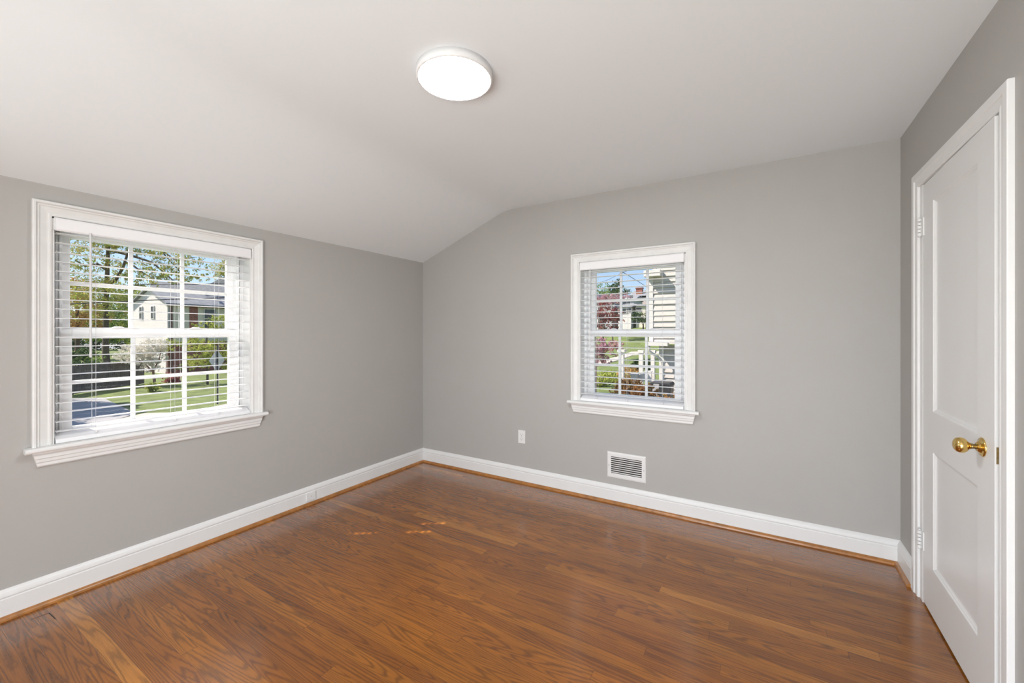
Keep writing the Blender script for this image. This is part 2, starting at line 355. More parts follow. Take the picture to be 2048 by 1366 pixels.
# ------------------------------------------------------------------ venetian blinds
def blind(mp, u0, u1, label, ladders, wand_u, wand_z, zlist, wc, holes=None, tilt=0.0):
    root = empty('venetian_blind', mp((u0+u1)/2, OZ1, wc)); tag(root, label, 'blind', 'white slatted window blinds'); bpy.context.view_layer.update()
    a, b = u0+.006, u1-.006
    hr = MB(); hr.box((a, 1.822, wc-.028), (b, 1.868, wc+.024), mp); hr.build('headrail', 'blind', root, .001)
    va = MB(); vp = [(.030, 1.812), (.036, 1.812), (.041, 1.820), (.041, 1.868), (.036, 1.876), (.030, 1.876)]
    va.prism([(p+wc, q) for p, q in vp], u0+.006, u1-.006, lambda p, q, h: mp(h, q, p))
    va.build('valance', 'blind', root, .001)
    for e0, e1 in ((u0+.001, u0+.012), (u1-.012, u1-.001)):
        br = MB(); br.box((e0, 1.816, wc-.03), (e1, 1.874, wc+.031), mp); br.build('end_bracket', 'plastic', root, .001)
    D, T = .0215, .0011
    def slat_mesh(z, hl=()):
        m_ = MB(); prof = [(-D, 0), (-D*.5, .0016), (0, .0022), (D*.5, .0016), (D, 0)]
        ct, st_ = math.cos(tilt), math.sin(tilt)
        prof = [(p*ct, q+p*st_) for p, q in prof]
        us = [a+.004, b-.004]
        for hu in hl: us += [hu-.016, hu+.016]
        us.sort()
        for s0, s1 in zip(us[:-1], us[1:]):
            hole = any(abs((s0+s1)/2-hu) < .001 for hu in hl)
            if not hole:
                P = [(p, q+T) for p, q in prof]+[(p, q-T) for p, q in reversed(prof)]
                m_.prism(P, s0, s1, lambda p, q, h: mp(h, z+q, wc+p))
            else:
                for lo, hi in ((-D, -.0125), (.0125, D)):
                    P = [(lo, T), (hi, T), (hi, -T), (lo, -T)]
                    m_.prism(P, s0, s1, lambda p, q, h: mp(h, z+.0008+q, wc+p))
        return m_
    first = None
    for z in zlist:
        hl = [h for h, z_lo, z_hi in (holes or []) if z_lo <= z <= z_hi]
        if hl: slat_mesh(z, hl).build('slat', 'blind', root)
        elif first is None: first = slat_mesh(0).build('slat', 'blind', root); first.matrix_parent_inverse = root.matrix_basis.inverted(); first.location = (0, 0, z)
        else:
            c = first.copy(); COL.objects.link(c); c.parent = root; c.matrix_parent_inverse = root.matrix_basis.inverted(); c.location = (0, 0, z)
    zb = OZ0+.0115
    rb = MB(); rb.prism([(-.027, zb-.011), (.029, zb-.011), (.032, zb-.008), (.032, zb+.008), (.029, zb+.011), (.022, zb+.012), (-.020, zb+.030), (-.027, zb+.033)], a+.002, b-.002, lambda p, q, h: mp(h, q, wc+p)); rb.build('bottom_rail', 'blind', root, .0015)
    for lu in ladders:
        tg = MB(); tg.lathe([(0, 0), (.004, 0), (.0055, .005), (.0055, .012), (.003, .015), (0, .015)], mp(lu+.004, zb+.014, wc+.024), (0, 0, 1), 10); tg.build('cord_button', 'cord', root)
    for lu in ladders:
        t = MB()
        for off, ww in ((-.002, -.0235), (.002, .0235)): t.tube([mp(lu+off, 1.825, wc+ww), mp(lu+off, zb, wc+ww)], .0008, 5)
        t.build('ladder_cord', 'cord', root)
    wd = MB(); wd.tube([mp(wand_u, 1.822, wc+.046), mp(wand_u, wand_z+.03, wc+.048)], .0042, 6); wd.tube([mp(wand_u, wand_z+.03, wc+.048), mp(wand_u, wand_z+.01, wc+.048), mp(wand_u, wand_z, wc+.048)], [.0042, .006, .004], 8)
    wd.build('tilt_wand', 'cord', root)
    return root
Z0 = 1.289; SP = .0467
zs = [Z0+SP*k for k in range(-10, 12)]
zs = [z for z in zs if .815 < z < 1.815]
bl = blind(mapL, WL[0]+.004, WL[1]-.004, 'wide slatted blind with a long wand in the window on the left wall', [-2.428, -2.09, -1.86], -2.452, 1.185,
      zs, -.020, [(-1.862, .90, 1.21), (-1.862, 1.33, 1.49), (-1.724, 1.33, 1.49)])
bl2 = blind(mapB, WB[0]+.004, WB[1]-.004, 'narrow slatted blind in the small window of the end wall', [1.850, 2.088, 2.345], 1.806, 1.175,
      zs, -.020)
lc = MB(); lc.tube([mapL(-2.062, 1.82, -.042), mapL(-2.056, 1.5, -.044), mapL(-2.045, 1.1, -.045), mapL(-2.035, .93, -.045)], .0009, 5); lc.build('lift_cord', 'cord', bl)

# ------------------------------------------------------------------ door
dr = empty('door_1', (W, DO[1], 0)); struct(dr, 'white two-panel door in the right wall', 'door'); bpy.context.view_layer.update()
DC = [(0, 0), (0, .009), (.004, .012), (.010, .0125), (.014, .0105), (.034, .0115), (.038, .0165), (.042, .0175), (.068, .0175), (.070, .015), (.070, 0)]
mb = MB(); sweep_u(mb, mapR, DC, DO[0], DO[1]+.028, 0, DO[2]-.012); mb.build('door_casing', 'trim', dr, .001)
mb = MB()
for a, b in ((DO[0]-.001, DO[0]+.012), (DO[1]+.0-.012, DO[1]+.030)): mb.box((a, 0, -.12), (b, DO[2], .002), mapR)
mb.box((DO[0], DO[2]-.014, -.12), (DO[1], DO[2]+.001, .002), mapR); mb.build('door_jamb', 'trim', dr)
# leaf in its own frame: hinge edge at y=-.393, opening a little into the room
HY_, LY = -.3865, -1.152
lf = empty('leaf_pivot'); bpy.data.objects.remove(lf)
ang = math.atan2(.014, .762)
def mapD(u, v, w_):  # u distance from hinge, v height, w out of the leaf face into the room
    return (W-.0005-math.sin(ang)*u-w_*math.cos(ang), HY_-math.cos(ang)*u+w_*math.sin(ang), v)
LW, LZ0, LZ1 = .763, .011, 2.026
PU0, PU1 = .142, .628; PV = [(.225, .765), (.948, 1.920)]
def panel_prof(mb, mp, u0, u1, v0, v1, prof):
    k = len(prof); vs = []
    for a, w_ in prof: vs += [mp(u0+a, v0+a, w_), mp(u1-a, v0+a, w_), mp(u1-a, v1-a, w_), mp(u0+a, v1-a, w_)]
    fs = [(i*4+s, i*4+(s+1) % 4, (i+1)*4+(s+1) % 4, (i+1)*4+s) for i in range(k-1) for s in range(4)]
    mb.add(vs, fs); mb.add(vs[-4:], [(0, 1, 2, 3)])
mb = MB(); vc = [LZ0, PV[0][0], PV[0][1], PV[1][0], PV[1][1], LZ1]
mb.box((0, LZ0, -.035), (PU0, LZ1, 0), mapD); mb.box((PU1, LZ0, -.035), (LW, LZ1, 0), mapD)
for a, b in ((vc[0], vc[1]), (vc[2], vc[3]), (vc[4], vc[5])): mb.box((PU0, a, -.035), (PU1, b, 0), mapD)
leaf = mb.build('door_leaf', 'door', dr)
for v0, v1 in PV:
    pb = MB(); panel_prof(pb, mapD, PU0, PU1, v0, v1, [(0, 0), (.003, -.001), (.006, -.0045), (.010, -.0055), (.014, -.009), (.020, -.011), (.030, -.0115)])
    pb.build('door_panel', 'door', leaf)
# knob
ku, kv = .672, .912
kn = MB(); kn.lathe([(.0, .000), (.0325, .000), (.0335, .002), (.031, .005), (.026, .006), (.020, .009), (.0165, .013), (.0135, .016), (.0, .016)], mapD(ku, kv, 0), (-1, 0, 0), 32)
kn.build('knob_rose', 'brass', leaf)
kn = MB(); kn.lathe([(.0085, .014), (.0085, .024), (.0095, .025), (.0095, .028), (.0085, .029), (.009, .034)], mapD(ku, kv, 0), (-1, 0, 0), 24); kn.build('knob_shank', 'old_brass', leaf)
kn = MB(); kn.lathe([(0, .030), (.011, .030), (.0125, .033), (.014, .036), (.020, .039), (.0255, .046), (.0270, .053), (.0265, .059), (.0235, .066), (.017, .071), (.009, .0735), (0, .074)], mapD(ku, kv, 0), (-1, 0, 0), 36)
kn.build('door_knob', 'brass', leaf)
lp = MB(); lp.box((LW, kv-.034, -.030), (LW+.0012, kv+.022, -.004), mapD); lp.build('latch_plate', 'old_brass', leaf)
lb = MB(); lb.prism([(-.024, 0), (-.008, 0), (-.010, .006), (-.020, .010)], kv-.016, kv+.012, lambda p, q, h: mapD(LW+.001+q, h, p)); lb.build('latch_bolt', 'brass', leaf)
def hinge(zc_):
    h = MB(); c = Vector((W-.012, -.378, 0)); pl = .088
    pn = MB(); pn.tube([c+Vector((0, 0, zc_-pl/2)), c+Vector((0, 0, zc_+pl/2))], .0046, 10); pn = pn.build('hinge_pin', 'old_brass', dr)
    for k in range(5):
        a = zc_-pl/2+k*pl/5
        r = .0068 if k % 2 == 0 else .0060
        h.tube([c+Vector((0, 0, a+.0022)), c+Vector((0, 0, a+pl/5-.0022))], r+.0012, 12)
    h.lathe([(0, 0), (.006, 0), (.0045, .004), (0, .006)], c+Vector((0, 0, zc_+pl/2)), (0, 0, 1), 10)
    h.lathe([(0, 0), (.006, 0), (.0045, .004), (0, .006)], c+Vector((0, 0, zc_-pl/2)), (0, 0, -1), 10)
    h.box((W-.0075, -.378, zc_-pl/2), (W-.003, -.350, zc_+pl/2)); h.box((W-.0055, -.405, zc_-pl/2), (W-.001, -.378, zc_+pl/2))
    o = h.build('hinge', 'trim', dr); tag(o, 'white painted butt hinge'); pn.parent = o; pn.matrix_parent_inverse = (dr.matrix_basis).inverted()
hinge(1.826); hinge(.302)
# dark closet space behind the leaf keeps the gaps dark
mb = MB(); mb.box((W+.60, -1.6, 0), (W+.64, 0, 2.3)); mb.box((W+.12, -1.64, 0), (W+.64, -1.6, 2.3)); mb.box((W+.12, 0, 0), (W+.64, .04, 2.3)); mb.box((W+.12, -1.6, 2.3), (W+.64, 0, 2.34))
struct(mb.build('wall_closet', 'wall'), 'closet walls behind the door', 'wall')

# ------------------------------------------------------------------ small fittings
LC = Vector((1.856, -1.770, ZC))
lamp = empty('ceiling_light', LC); tag(lamp, 'round white flush-mount ceiling light with glowing disc', 'ceiling light'); bpy.context.view_layer.update()
mb = MB(); mb.lathe([(.152, 0), (.1600, 0), (.1600, .029), (.1585, .032), (.1545, .0335), (.1505, .0325), (.1500, .028), (.0, .028)], LC, (0, 0, -1), 72); mb.build('housing', 'lamp_ring', lamp)
mb = MB(); mb.lathe([(.1495, .028), (.1495, .0315), (.144, .0330), (.0, .0335)], LC, (0, 0, -1), 72); tag(mb.build('diffuser', 'lamp', lamp), 'glowing white diffuser disc')

ou = empty('wall_outlet', mapB(1.168, .346, 0)); tag(ou, 'white duplex power outlet low on the end wall', 'outlet'); bpy.context.view_layer.update()
mb = MB(); mb.box((1.133, .343, 0), (1.203, .457, .0055), mapB); mb.build('face_plate', 'plastic', ou, .002)
for zc_ in (.420, .380):
    r = MB(); r.prism([(.0165*math.cos(R(a)), max(-.0135, min(.0135, .0175*math.sin(R(a))))) for a in range(0, 360, 15)], .005, .0075, lambda a, b, h: mapB(1.168+a, zc_+b, h)); ro = r.build('receptacle', 'plastic', ou)
    s_ = MB(); s_.box((1.168-.0075, zc_-.001, .0070), (1.168-.0055, zc_+.008, .0079), mapB); s_.box((1.168+.0055, zc_-.001, .0070), (1.168+.0075, zc_+.007, .0079), mapB)
    s_.prism([(.0028*math.cos(R(a)), .0028*math.sin(R(a))) for a in range(0, 360, 30)], .0070, .0079, lambda a, b, h: mapB(1.168+a, zc_-.0075+b, h)); s_.build('socket_slot', 'dark', ro)
mb = MB(); mb.lathe([(0, .0075), (.003, .0075), (.003, 0)], mapB(1.168, .400, 0), (0, -1, 0), 12); mb.build('screw', 'grey_metal', ou)

ve = empty('wall_vent', mapB(2.085, .192, 0)); tag(ve, 'white louvred air vent grille low on the end wall under the window', 'vent'); bpy.context.view_layer.update()
V = (1.938, 2.232, .190, .389); VI = (1.968, 2.202, .226, .354)
mb = MB(); prof = [(0, 0), (.002, .005), (.010, .0075), (.028, .0075), (.030, .006), (.030, 0)]
k = len(prof); vs = []
for a, w_ in prof: vs += [mapB(V[0]+a, V[2]+a*1.2, w_), mapB(V[1]-a, V[2]+a*1.2, w_), mapB(V[1]-a, V[3]-a*1.17, w_), mapB(V[0]+a, V[3]-a*1.17, w_)]
mb.add(vs, [(i*4+s, i*4+(s+1) % 4, ((i+1) % k)*4+(s+1) % 4, ((i+1) % k)*4+s) for i in range(k) for s in range(4)]); mb.build('vent_frame', 'plastic', ve)
mb = MB(); mb.box((VI[0]-.004, VI[2]-.004, .0003), (VI[1]+.004, VI[3]+.004, .0012), mapB); mb.build('backing', 'dark', ve)
for i in range(8):
    zz = VI[2]+.010+i*(VI[3]-VI[2]-.018)/7
    mb = MB(); mb.prism([(.0015, zz-.0048), (.0030, zz-.0060), (.0078, zz+.0008), (.0070, zz+.0034)], VI[0]-.001, VI[1]+.001, lambda a, b, h: mapB(h, b, a)); mb.build('louvre', 'plastic', ve)
for u in (1.952, 2.218):
    mb = MB(); mb.lathe([(0, .0092), (.0035, .0088), (.004, .007)], mapB(u, .285, 0), (0, -1, 0), 12); mb.build('screw', 'grey_metal', ve)
bp_ = empty('phone_jack_cover', mapL(-1.24, .034, .016)); tag(bp_, 'small square white jack cover on the left baseboard', 'wall plate'); bpy.context.view_layer.update()
mb = MB(); mb.box((-1.278, .031, .016), (-1.202, .092, .026), mapL); mb.build('cover_box', 'plastic', bp_, .003)
mb = MB(); mb.lathe([(0, .0275), (.003, .027), (.0035, .0255)], mapL(-1.24, .064, 0), (1, 0, 0), 12); mb.build('screw', 'grey_metal', bp_)

# ------------------------------------------------------------------ outdoors
import colorsys
M['ground'] = mat('lawn_ground', (.115, .15, .035), .9, noise=.35, nscale=1.2, bump=.4, bscale=12)
M['concrete'] = mat('pale_concrete', (.42, .36, .32), .8, noise=.06, nscale=2)
M['asphalt'] = mat('grey_road_surface', (.30, .29, .29), .85, noise=.08, nscale=3)
M['fence'] = mat('weathered_dark_fence_wood', (.16, .13, .12), .8, noise=.25, nscale=5)
M['bark'] = mat('tree_bark', (.13, .10, .075), .9, noise=.35, nscale=12)
M['bark2'] = mat('reddish_bark', (.30, .17, .12), .9, noise=.3, nscale=12)
M['shingle'] = mat('grey_shingle_roof', (.23, .235, .25), .8, noise=.18, nscale=2.5)
M['cream'] = mat('cream_painted_wall', (.66, .60, .48), .7)
M['white'] = mat('white_exterior_paint', (.62, .59, .57), .6)
M['beige'] = mat('beige_soffit', (.50, .46, .40), .7)
M['brown'] = mat('brown_gutter', (.12, .05, .035), .5)
M['pane_dark'] = mat('dark_window_panes', (.06, .07, .08), .15)
M['wire'] = mat('black_cable', (.03, .03, .035), .6)
M['steel'] = mat('galvanised_sign_steel', (.55, .56, .58), .45, metal=.4); M['postm'] = mat('dark_green_sign_post', (.05, .06, .06), .6)
M['far_grey'] = mat('pale_grey_siding', (.40, .40, .41), .7)
M['tan_siding'] = mat('tan_siding', (.50, .42, .38), .7)
M['blueshutter'] = mat('blue_grey_porch', (.25, .30, .38), .7)
M['charcoal'] = mat('charcoal_plastic', (.035, .035, .04), .5)
def brick_mat(name, c1, c2, mo, scale=8, msize=.02, rot=0):
    m = bpy.data.materials.new(name); m.use_nodes = True; t = m.node_tree; b = t.nodes['Principled BSDF']
    tc = t.nodes.new('ShaderNodeTexCoord'); mp = t.nodes.new('ShaderNodeMapping'); mp.inputs['Rotation'].default_value = (R(90), 0, rot)
    # rows follow world height: use (horizontal, z)
    sp = t.nodes.new('ShaderNodeSeparateXYZ'); t.links.new(tc.outputs['Object'], sp.inputs[0])
    ad = t.nodes.new('ShaderNodeMath'); ad.operation = 'ADD'; t.links.new(sp.outputs[0], ad.inputs[0]); t.links.new(sp.outputs[1], ad.inputs[1])
    cb = t.nodes.new('ShaderNodeCombineXYZ'); t.links.new(ad.outputs[0], cb.inputs[0]); t.links.new(sp.outputs[2], cb.inputs[1])
    br = t.nodes.new('ShaderNodeTexBrick'); br.inputs['Scale'].default_value = scale; br.inputs['Mortar Size'].default_value = msize
    br.inputs['Color1'].default_value = c1+(1,); br.inputs['Color2'].default_value = c2+(1,); br.inputs['Mortar'].default_value = mo+(1,)
    t.links.new(cb.outputs[0], br.inputs['Vector']); t.links.new(br.outputs[0], b.inputs['Base Color']); b.inputs['Roughness'].default_value = .85
    return m
M['whitebrick'] = brick_mat('white_painted_brick', (.78, .72, .69), (.74, .68, .65), (.62, .56, .53), 2.2)
M['redbrick'] = brick_mat('red_brick', (.30, .09, .055), (.22, .06, .04), (.32, .22, .18), 2.2)
def leaf_mat(name, *cols):
    m = bpy.data.materials.new(name); m.use_nodes = True; t = m.node_tree; b = t.nodes['Principled BSDF']
    tc = t.nodes.new('ShaderNodeTexCoord'); n = t.nodes.new('ShaderNodeTexNoise'); n.inputs['Scale'].default_value = 1.6; n.inputs['Detail'].default_value = 6; n.inputs['Roughness'].default_value = .75
    t.links.new(tc.outputs['Object'], n.inputs[0]); cr = t.nodes.new('ShaderNodeValToRGB'); e = cr.color_ramp
    e.elements[0].position = .33; e.elements[0].color = cols[0]+(1,); e.elements[1].position = .67; e.elements[1].color = cols[-1]+(1,)
    for i, c in enumerate(cols[1:-1]): q = e.elements.new(.33+.34*(i+1)/(len(cols)-1)); q.color = c+(1,)
    t.links.new(n.outputs[0], cr.inputs[0]); t.links.new(cr.outputs[0], b.inputs['Base Color']); b.inputs['Roughness'].default_value = .65
    b.inputs['Specular IOR Level'].default_value = .2
    # thin leaves let some light through
    tl = t.nodes.new('ShaderNodeBsdfTranslucent'); t.links.new(cr.outputs[0], tl.inputs[0]); mx = t.nodes.new('ShaderNodeMixShader'); mx.inputs[0].default_value = .4
    o = t.nodes['Material Output']; t.links.new(b.outputs[0], mx.inputs[1]); t.links.new(tl.outputs[0], mx.inputs[2]); t.links.new(mx.outputs[0], o.inputs[0])
    return m
M['leaf_spring'] = leaf_mat('spring_leaves', (.13, .18, .04), (.42, .50, .12), (.50, .38, .14), (.26, .36, .08))
M['leaf_green'] = leaf_mat('green_leaves', (.07, .14, .04), (.20, .30, .07), (.36, .42, .12))
M['leaf_dark'] = leaf_mat('dark_evergreen_leaves', (.02, .055, .03), (.06, .11, .04), (.12, .16, .06))
M['leaf_olive'] = leaf_mat('olive_leaves', (.16, .20, .05), (.42, .46, .10), (.55, .54, .16))
M['leaf_brown'] = leaf_mat('brown_leaves', (.22, .12, .05), (.50, .28, .10), (.42, .40, .10))
M['leaf_pink'] = leaf_mat('pink_blossom', (.28, .12, .15), (.56, .34, .40), (.42, .28, .16))
M['leaf_red'] = leaf_mat('red_blossom', (.16, .035, .045), (.34, .10, .10), (.28, .16, .07))
M['petal'] = leaf_mat('white_dogwood_petals', (.55, .50, .40), (.72, .68, .60), (.75, .73, .68))
M['hedge_red'] = leaf_mat('russet_hedge_leaves', (.10, .07, .03), (.26, .14, .05), (.30, .12, .04))

GL = -2.44
def gz(x, y):
    t = min(1, max(0, (x+15)/9)); base = GL+.84*(t*t*(3-2*t))
    k = min(1, max(0, (x+45)/25))
    if y > 22: base += (min(y, 68)-22)/46*1.5*k
    if y > 68: base += (min(y, 120)-68)/27*5.4*k
    return base
# ground: one continuous terrain
mb = MB(); nx, ny = 100, 125; vs = []
X0, X1, Y0, Y1 = -130, 70, -60, 190
for j in range(ny+1):
    for i in range(nx+1):
        x = X0+(X1-X0)*i/nx; y = Y0+(Y1-Y0)*j/ny; vs.append((x, y, gz(x, y)))
fs = [(j*(nx+1)+i, j*(nx+1)+i+1, (j+1)*(nx+1)+i+1, (j+1)*(nx+1)+i) for j in range(ny) for i in range(nx)]
mb.add(vs, fs, True); struct(mb.build('ground', 'ground'), 'green lawn ground around the houses', 'ground')
def slab(name, pts, m, label, cat, th=.05):
    mb = MB(); k = len(pts)
    vs = [(p.x, p.y, p.z+th) for p in pts]+[(p.x, p.y, p.z-.3) for p in pts]
    mb.add(vs, [tuple(range(k)), tuple(range(2*k-1, k-1, -1))]+[(i, (i+1) % k, k+(i+1) % k, k+i) for i in range(k)])
    return struct(mb.build(name, m), label, cat)
slab('driveway', [gp(-100, 815, GL), gp(130, 799, GL), gp(205, 797, GL), gp(272, 829, GL), gp(215, 848, GL), gp(-80, 888, GL)], 'asphalt', 'grey driveway below the dark fence', 'driveway', .06)
slab('sidewalk', [gp(-80, 960, GL), gp(150, 905, GL), gp(600, 830, GL), gp(600, 812, GL), gp(458, 809, GL), gp(375, 827, GL), gp(290, 829, GL), gp(215, 846, GL), gp(-80, 880, GL)], 'concrete', 'pale sunlit concrete walk in front of the lawn', 'sidewalk', .07)

def rnd_unit():
    while True:
        v = Vector((random.uniform(-1, 1), random.uniform(-1, 1), random.uniform(-1, 1)))
        if .05 < v.length < 1: return v
def leaves(mb, blobs, n, size, shell=.55, flat=.5):
    tot = sum(b[1][0]*b[1][1]*b[1][2] for b in blobs)
    V = []; Fs = []
    for c, r in blobs:
        k = max(6, int(n*(r[0]*r[1]*r[2])/tot)); ncl = max(3, k//14)
        cl = []
        for _ in range(ncl):
            d = rnd_unit().normalized()*(random.uniform(shell, 1)); cl.append(Vector((c[0]+d.x*r[0], c[1]+d.y*r[1], c[2]+d.z*r[2])))
        for i in range(k):
            q = random.choice(cl); j = rnd_unit()*min(r)*.26
            p = q+j; s = size*random.uniform(.6, 1.35)
            a = rnd_unit().normalized(); b_ = a.cross(rnd_unit()).normalized(); a = a*s; b_ = b_*s*.55
            o = len(V); V += [p-a, p-b_, p+a, p+b_]; Fs.append((o, o+1, o+2, o+3))
    mb.add(V, Fs)
def ground_at(px, d):
    p = at(px, HY, d); return Vector((p.x, p.y, gz(p.x, p.y)))
def tree(name, base, trunk, blobs, n, size, leaf, label, bark='bark', cat='tree', group=None, branches=(), shell=.55):
    root = empty(name, base); tag(root, label, cat, group); bpy.context.view_layer.update()
    if trunk:
        t = MB()
        for pts, rs in [trunk]+list(branches): t.tube(pts, rs, 8)
        t.build('trunk', bark, root)
    f = MB(); leaves(f, blobs, n, size, shell); f.build('foliage', leaf, root); return root
def P(px, py, d): return at(px, py, d)
def blob(px, py, d, rx, ry, rd=None):  # radii given in metres across, up, depth
    p = at(px, py, d); return ((p.x, p.y, p.z), (rx, rd or rx, ry))

# --- big oak-like tree at the left, thick forking trunk
b0 = ground_at(213, 48)
big = tree('spreading_tree', b0, ([b0-Vector((0, 0, .2)), P(211, 700, 48.0), P(212, 620, 48.0), P(214, 560, 48.0), P(216, 500, 48.0), P(222, 440, 48.0)], [.42, .30, .26, .22, .18, .12]),
     [blob(160, 570, 45.6, 3.36, 1.56), blob(165, 520, 46.8, 3.12, 1.68), blob(150, 470, 48.0, 3.60, 1.80), blob(210, 465, 48.0, 3.12, 1.56), blob(245, 480, 46.8, 2.64, 1.44), blob(280, 490, 46.8, 3.12, 1.44), blob(320, 478, 45.6, 3.12, 1.20), blob(345, 505, 45.6, 2.76, 1.56), blob(300, 540, 45.6, 3.36, 1.08), blob(350, 552, 44.4, 3.12, 0.84), blob(250, 565, 49.2, 3.12, 1.20), blob(200, 585, 45.6, 3.12, 1.32), blob(240, 430, 48.0, 6.60, 2.16), blob(372, 486, 44.4, 1.92, 0.96), blob(378, 526, 43.8, 1.80, 0.96), blob(384, 546, 43.8, 1.56, 0.48), blob(175, 620, 46.8, 2.88, 1.20), blob(230, 612, 46.8, 2.16, 1.20)],
     26000, .115, 'leaf_spring', 'tall spring tree with forking trunk in the wide window',
     branches=[([P(213, 570, 48.0), P(232, 560, 47.5), P(246, 535, 47.2), P(256, 505, 46.8), P(266, 470, 46.8)], [.2, .17, .14, .11, .08]),
               ([P(250, 525, 47.0), P(262, 528, 46.8), P(285, 545, 46.3), P(310, 560, 45.8)], [.14, .11, .08, .05]),
               ([P(214, 540, 48.0), P(195, 528, 47.4), P(170, 532, 46.8), P(150, 520, 46.3)], [.18, .13, .09, .06]),
               ([P(216, 500, 48.0), P(240, 505, 47.4), P(275, 515, 46.8), P(305, 525, 46.2), P(345, 560, 45.6), P(372, 558, 45.1)], [.2, .16, .13, .1, .07, .03]),
               ([P(218, 480, 48.0), P(260, 472, 47.5), P(310, 490, 46.8), P(350, 520, 46.1), P(390, 515, 45.6)], [.16, .13, .1, .07, .03]),
               ([P(280, 480, 47.2), P(320, 500, 46.6), P(362, 545, 45.6)], [.1, .08, .03])])
b1 = ground_at(268, 78)
tree('background_tree', b1, ([b1, P(268, 640, 78), P(265, 570, 78)], [.3, .25, .12]), [blob(258, 600, 78, 2.6, 3.0), blob(270, 640, 78, 2.8, 3.4), blob(260, 662, 78, 2.4, 2.6)], 5500, .18, 'leaf_olive', 'olive green tree close behind the white gable')
b2 = ground_at(155, 57)
tree('background_tree', b2, ([b2, P(155, 640, 57), P(152, 560, 57)], [.3, .22, .1]), [blob(150, 620, 57, 3.0, 2.7), blob(176, 650, 57, 2.6, 2.2), blob(140, 580, 57, 3.0, 2.0)], 5500, .14, 'leaf_brown', 'brownish budding tree at the far left of the wide window')
bA = ground_at(214, 70)
tree('background_tree', bA, ([bA, P(214, 640, 70), P(214, 570, 70)], [.3, .22, .1]), [blob(214, 600, 70, 3.6, 2.8), blob(200, 640, 70, 3.4, 2.6), blob(232, 648, 70, 3.4, 2.6), blob(215, 672, 70, 3.6, 1.6)], 7000, .17, 'leaf_green', 'broad green tree directly behind the big forking trunk')
def hedge(pts, h, wd, leaf, label, n, size):
    g0 = pts[0]; root = empty('hedge', g0); tag(root, label, 'hedge'); bpy.context.view_layer.update(); f = MB(); bl_ = []
    for a, b in zip(pts[:-1], pts[1:]):
        k = max(1, int((b-a).length/(wd*.9)))
        for i in range(k):
            q = a.lerp(b, (i+.5)/k); bl_.append(((q.x, q.y, q.z+h*.5), (wd*.7, wd*.7, h*.58)))
    leaves(f, bl_, n, size, .35); f.build('foliage', leaf, root)
    t = MB(); t.tube([g0, g0+Vector((0, 0, h*.6))], [.08, .03], 6); t.build('stem', 'bark', root)
hedge([ground_at(60, 90), ground_at(170, 90), ground_at(262, 90)], 6.2, 4.6, 'leaf_dark', 'tall dark hedge of evergreens far behind the fence', 9000, .22)
hedge([ground_at(120, 50.5), ground_at(192, 50.5)], 1.9, 1.6, 'leaf_dark', 'clipped dark hedge low behind the brownish tree', 2500, .12)
b3 = ground_at(452, 88)
tree('background_tree', b3, ([b3, P(450, 560, 88), P(448, 500, 88)], [.3, .2, .06]), [blob(450, 530, 88, 2.5, 2.4), blob(458, 545, 88, 3.6, 2.4), blob(440, 548, 88, 2.0, 1.4), blob(462, 512, 88, 2.4, 1.9)], 2600, .16, 'leaf_spring', 'pale feathery tree above the dark roof', shell=.3)
# low greenery
def bush(px, py, d, rx, ry, leaf, label, n=700, size=.07, cat='bush', group=None):
    g_ = ground_at(px, d); root = empty('bush', g_); tag(root, label, cat, group); bpy.context.view_layer.update()
    c = at(px, py, d); f = MB(); leaves(f, [((c.x, c.y, c.z), (rx, rx*.8, ry)), ((c.x, c.y, (c.z+g_.z)/2), (rx*.85, rx*.7, max(.15, (c.z-g_.z)/2)))], n, size, .4); f.build('foliage', leaf, root)
    t = MB(); t.tube([g_-Vector((0, 0, .05)), Vector((c.x, c.y, c.z))], [.05, .02], 6); t.build('stem', 'bark', root)
bush(168, 722, 34, 1.3, .40, 'leaf_dark', 'low dark green bush behind the dark fence, left of the trunk', 900)
bush(192, 721, 36, 1.0, .45, 'leaf_green', 'low bright green bush touching the big trunk', 700)
bush(250, 742, 33, .9, .25, 'leaf_green', 'small bright green clump right of the big trunk', 500)
bush(345, 757, 31.5, .75, .55, 'leaf_red', 'red azalea bush against the brick wall', 1100)
bush(306, 774, 26.4, .6, .3, 'leaf_olive', 'low yellow-green bush under the white dogwood', 800)
bush(448, 800, 24, .5, .2, 'leaf_green', 'grass tuft at the foot of the street sign', 300, .05)
# dogwood in flower
b4 = ground_at(309, 29)
tree('dogwood_tree', b4, ([b4, P(309, 762, 29), P(306, 740, 29), P(300, 715, 29)], [.11, .09, .07, .04]),
     [blob(290, 700, 29, 1.3, .45), blob(265, 712, 28.6, 1.1, .35), blob(310, 690, 29, .9, .5), blob(285, 722, 28.6, 1.1, .3), blob(315, 715, 29, .6, .4), blob(300, 735, 29, .7, .35), blob(262, 696, 29, .7, .25)], 9000, .05, 'petal', 'white flowering dogwood in front of the brick wall', 'bark2', 'tree',
     branches=[([P(307, 745, 29), P(290, 728, 29), P(268, 714, 28.7)], [.06, .04, .02]), ([P(306, 740, 29), P(318, 722, 29), P(322, 700, 29)], [.06, .04, .02])])
b5 = ground_at(415, 30)
tree('young_maple_tree', b5, ([b5, P(415, 740, 30), P(412, 690, 30), P(418, 640, 30)], [.09, .07, .06, .03]),
     [blob(395, 690, 30, 1.0, .5), blob(430, 700, 30, 1.1, .7), blob(410, 720, 30, 1.3, .55), blob(440, 650, 30, .9, .8), blob(405, 652, 30, .8, .35), blob(452, 725, 30, .8, .6), blob(375, 735, 30.5, .7, .3), blob(345, 690, 31, .7, .5)], 6500, .065, 'leaf_olive', 'leafy yellow-green tree in front of the brick house')

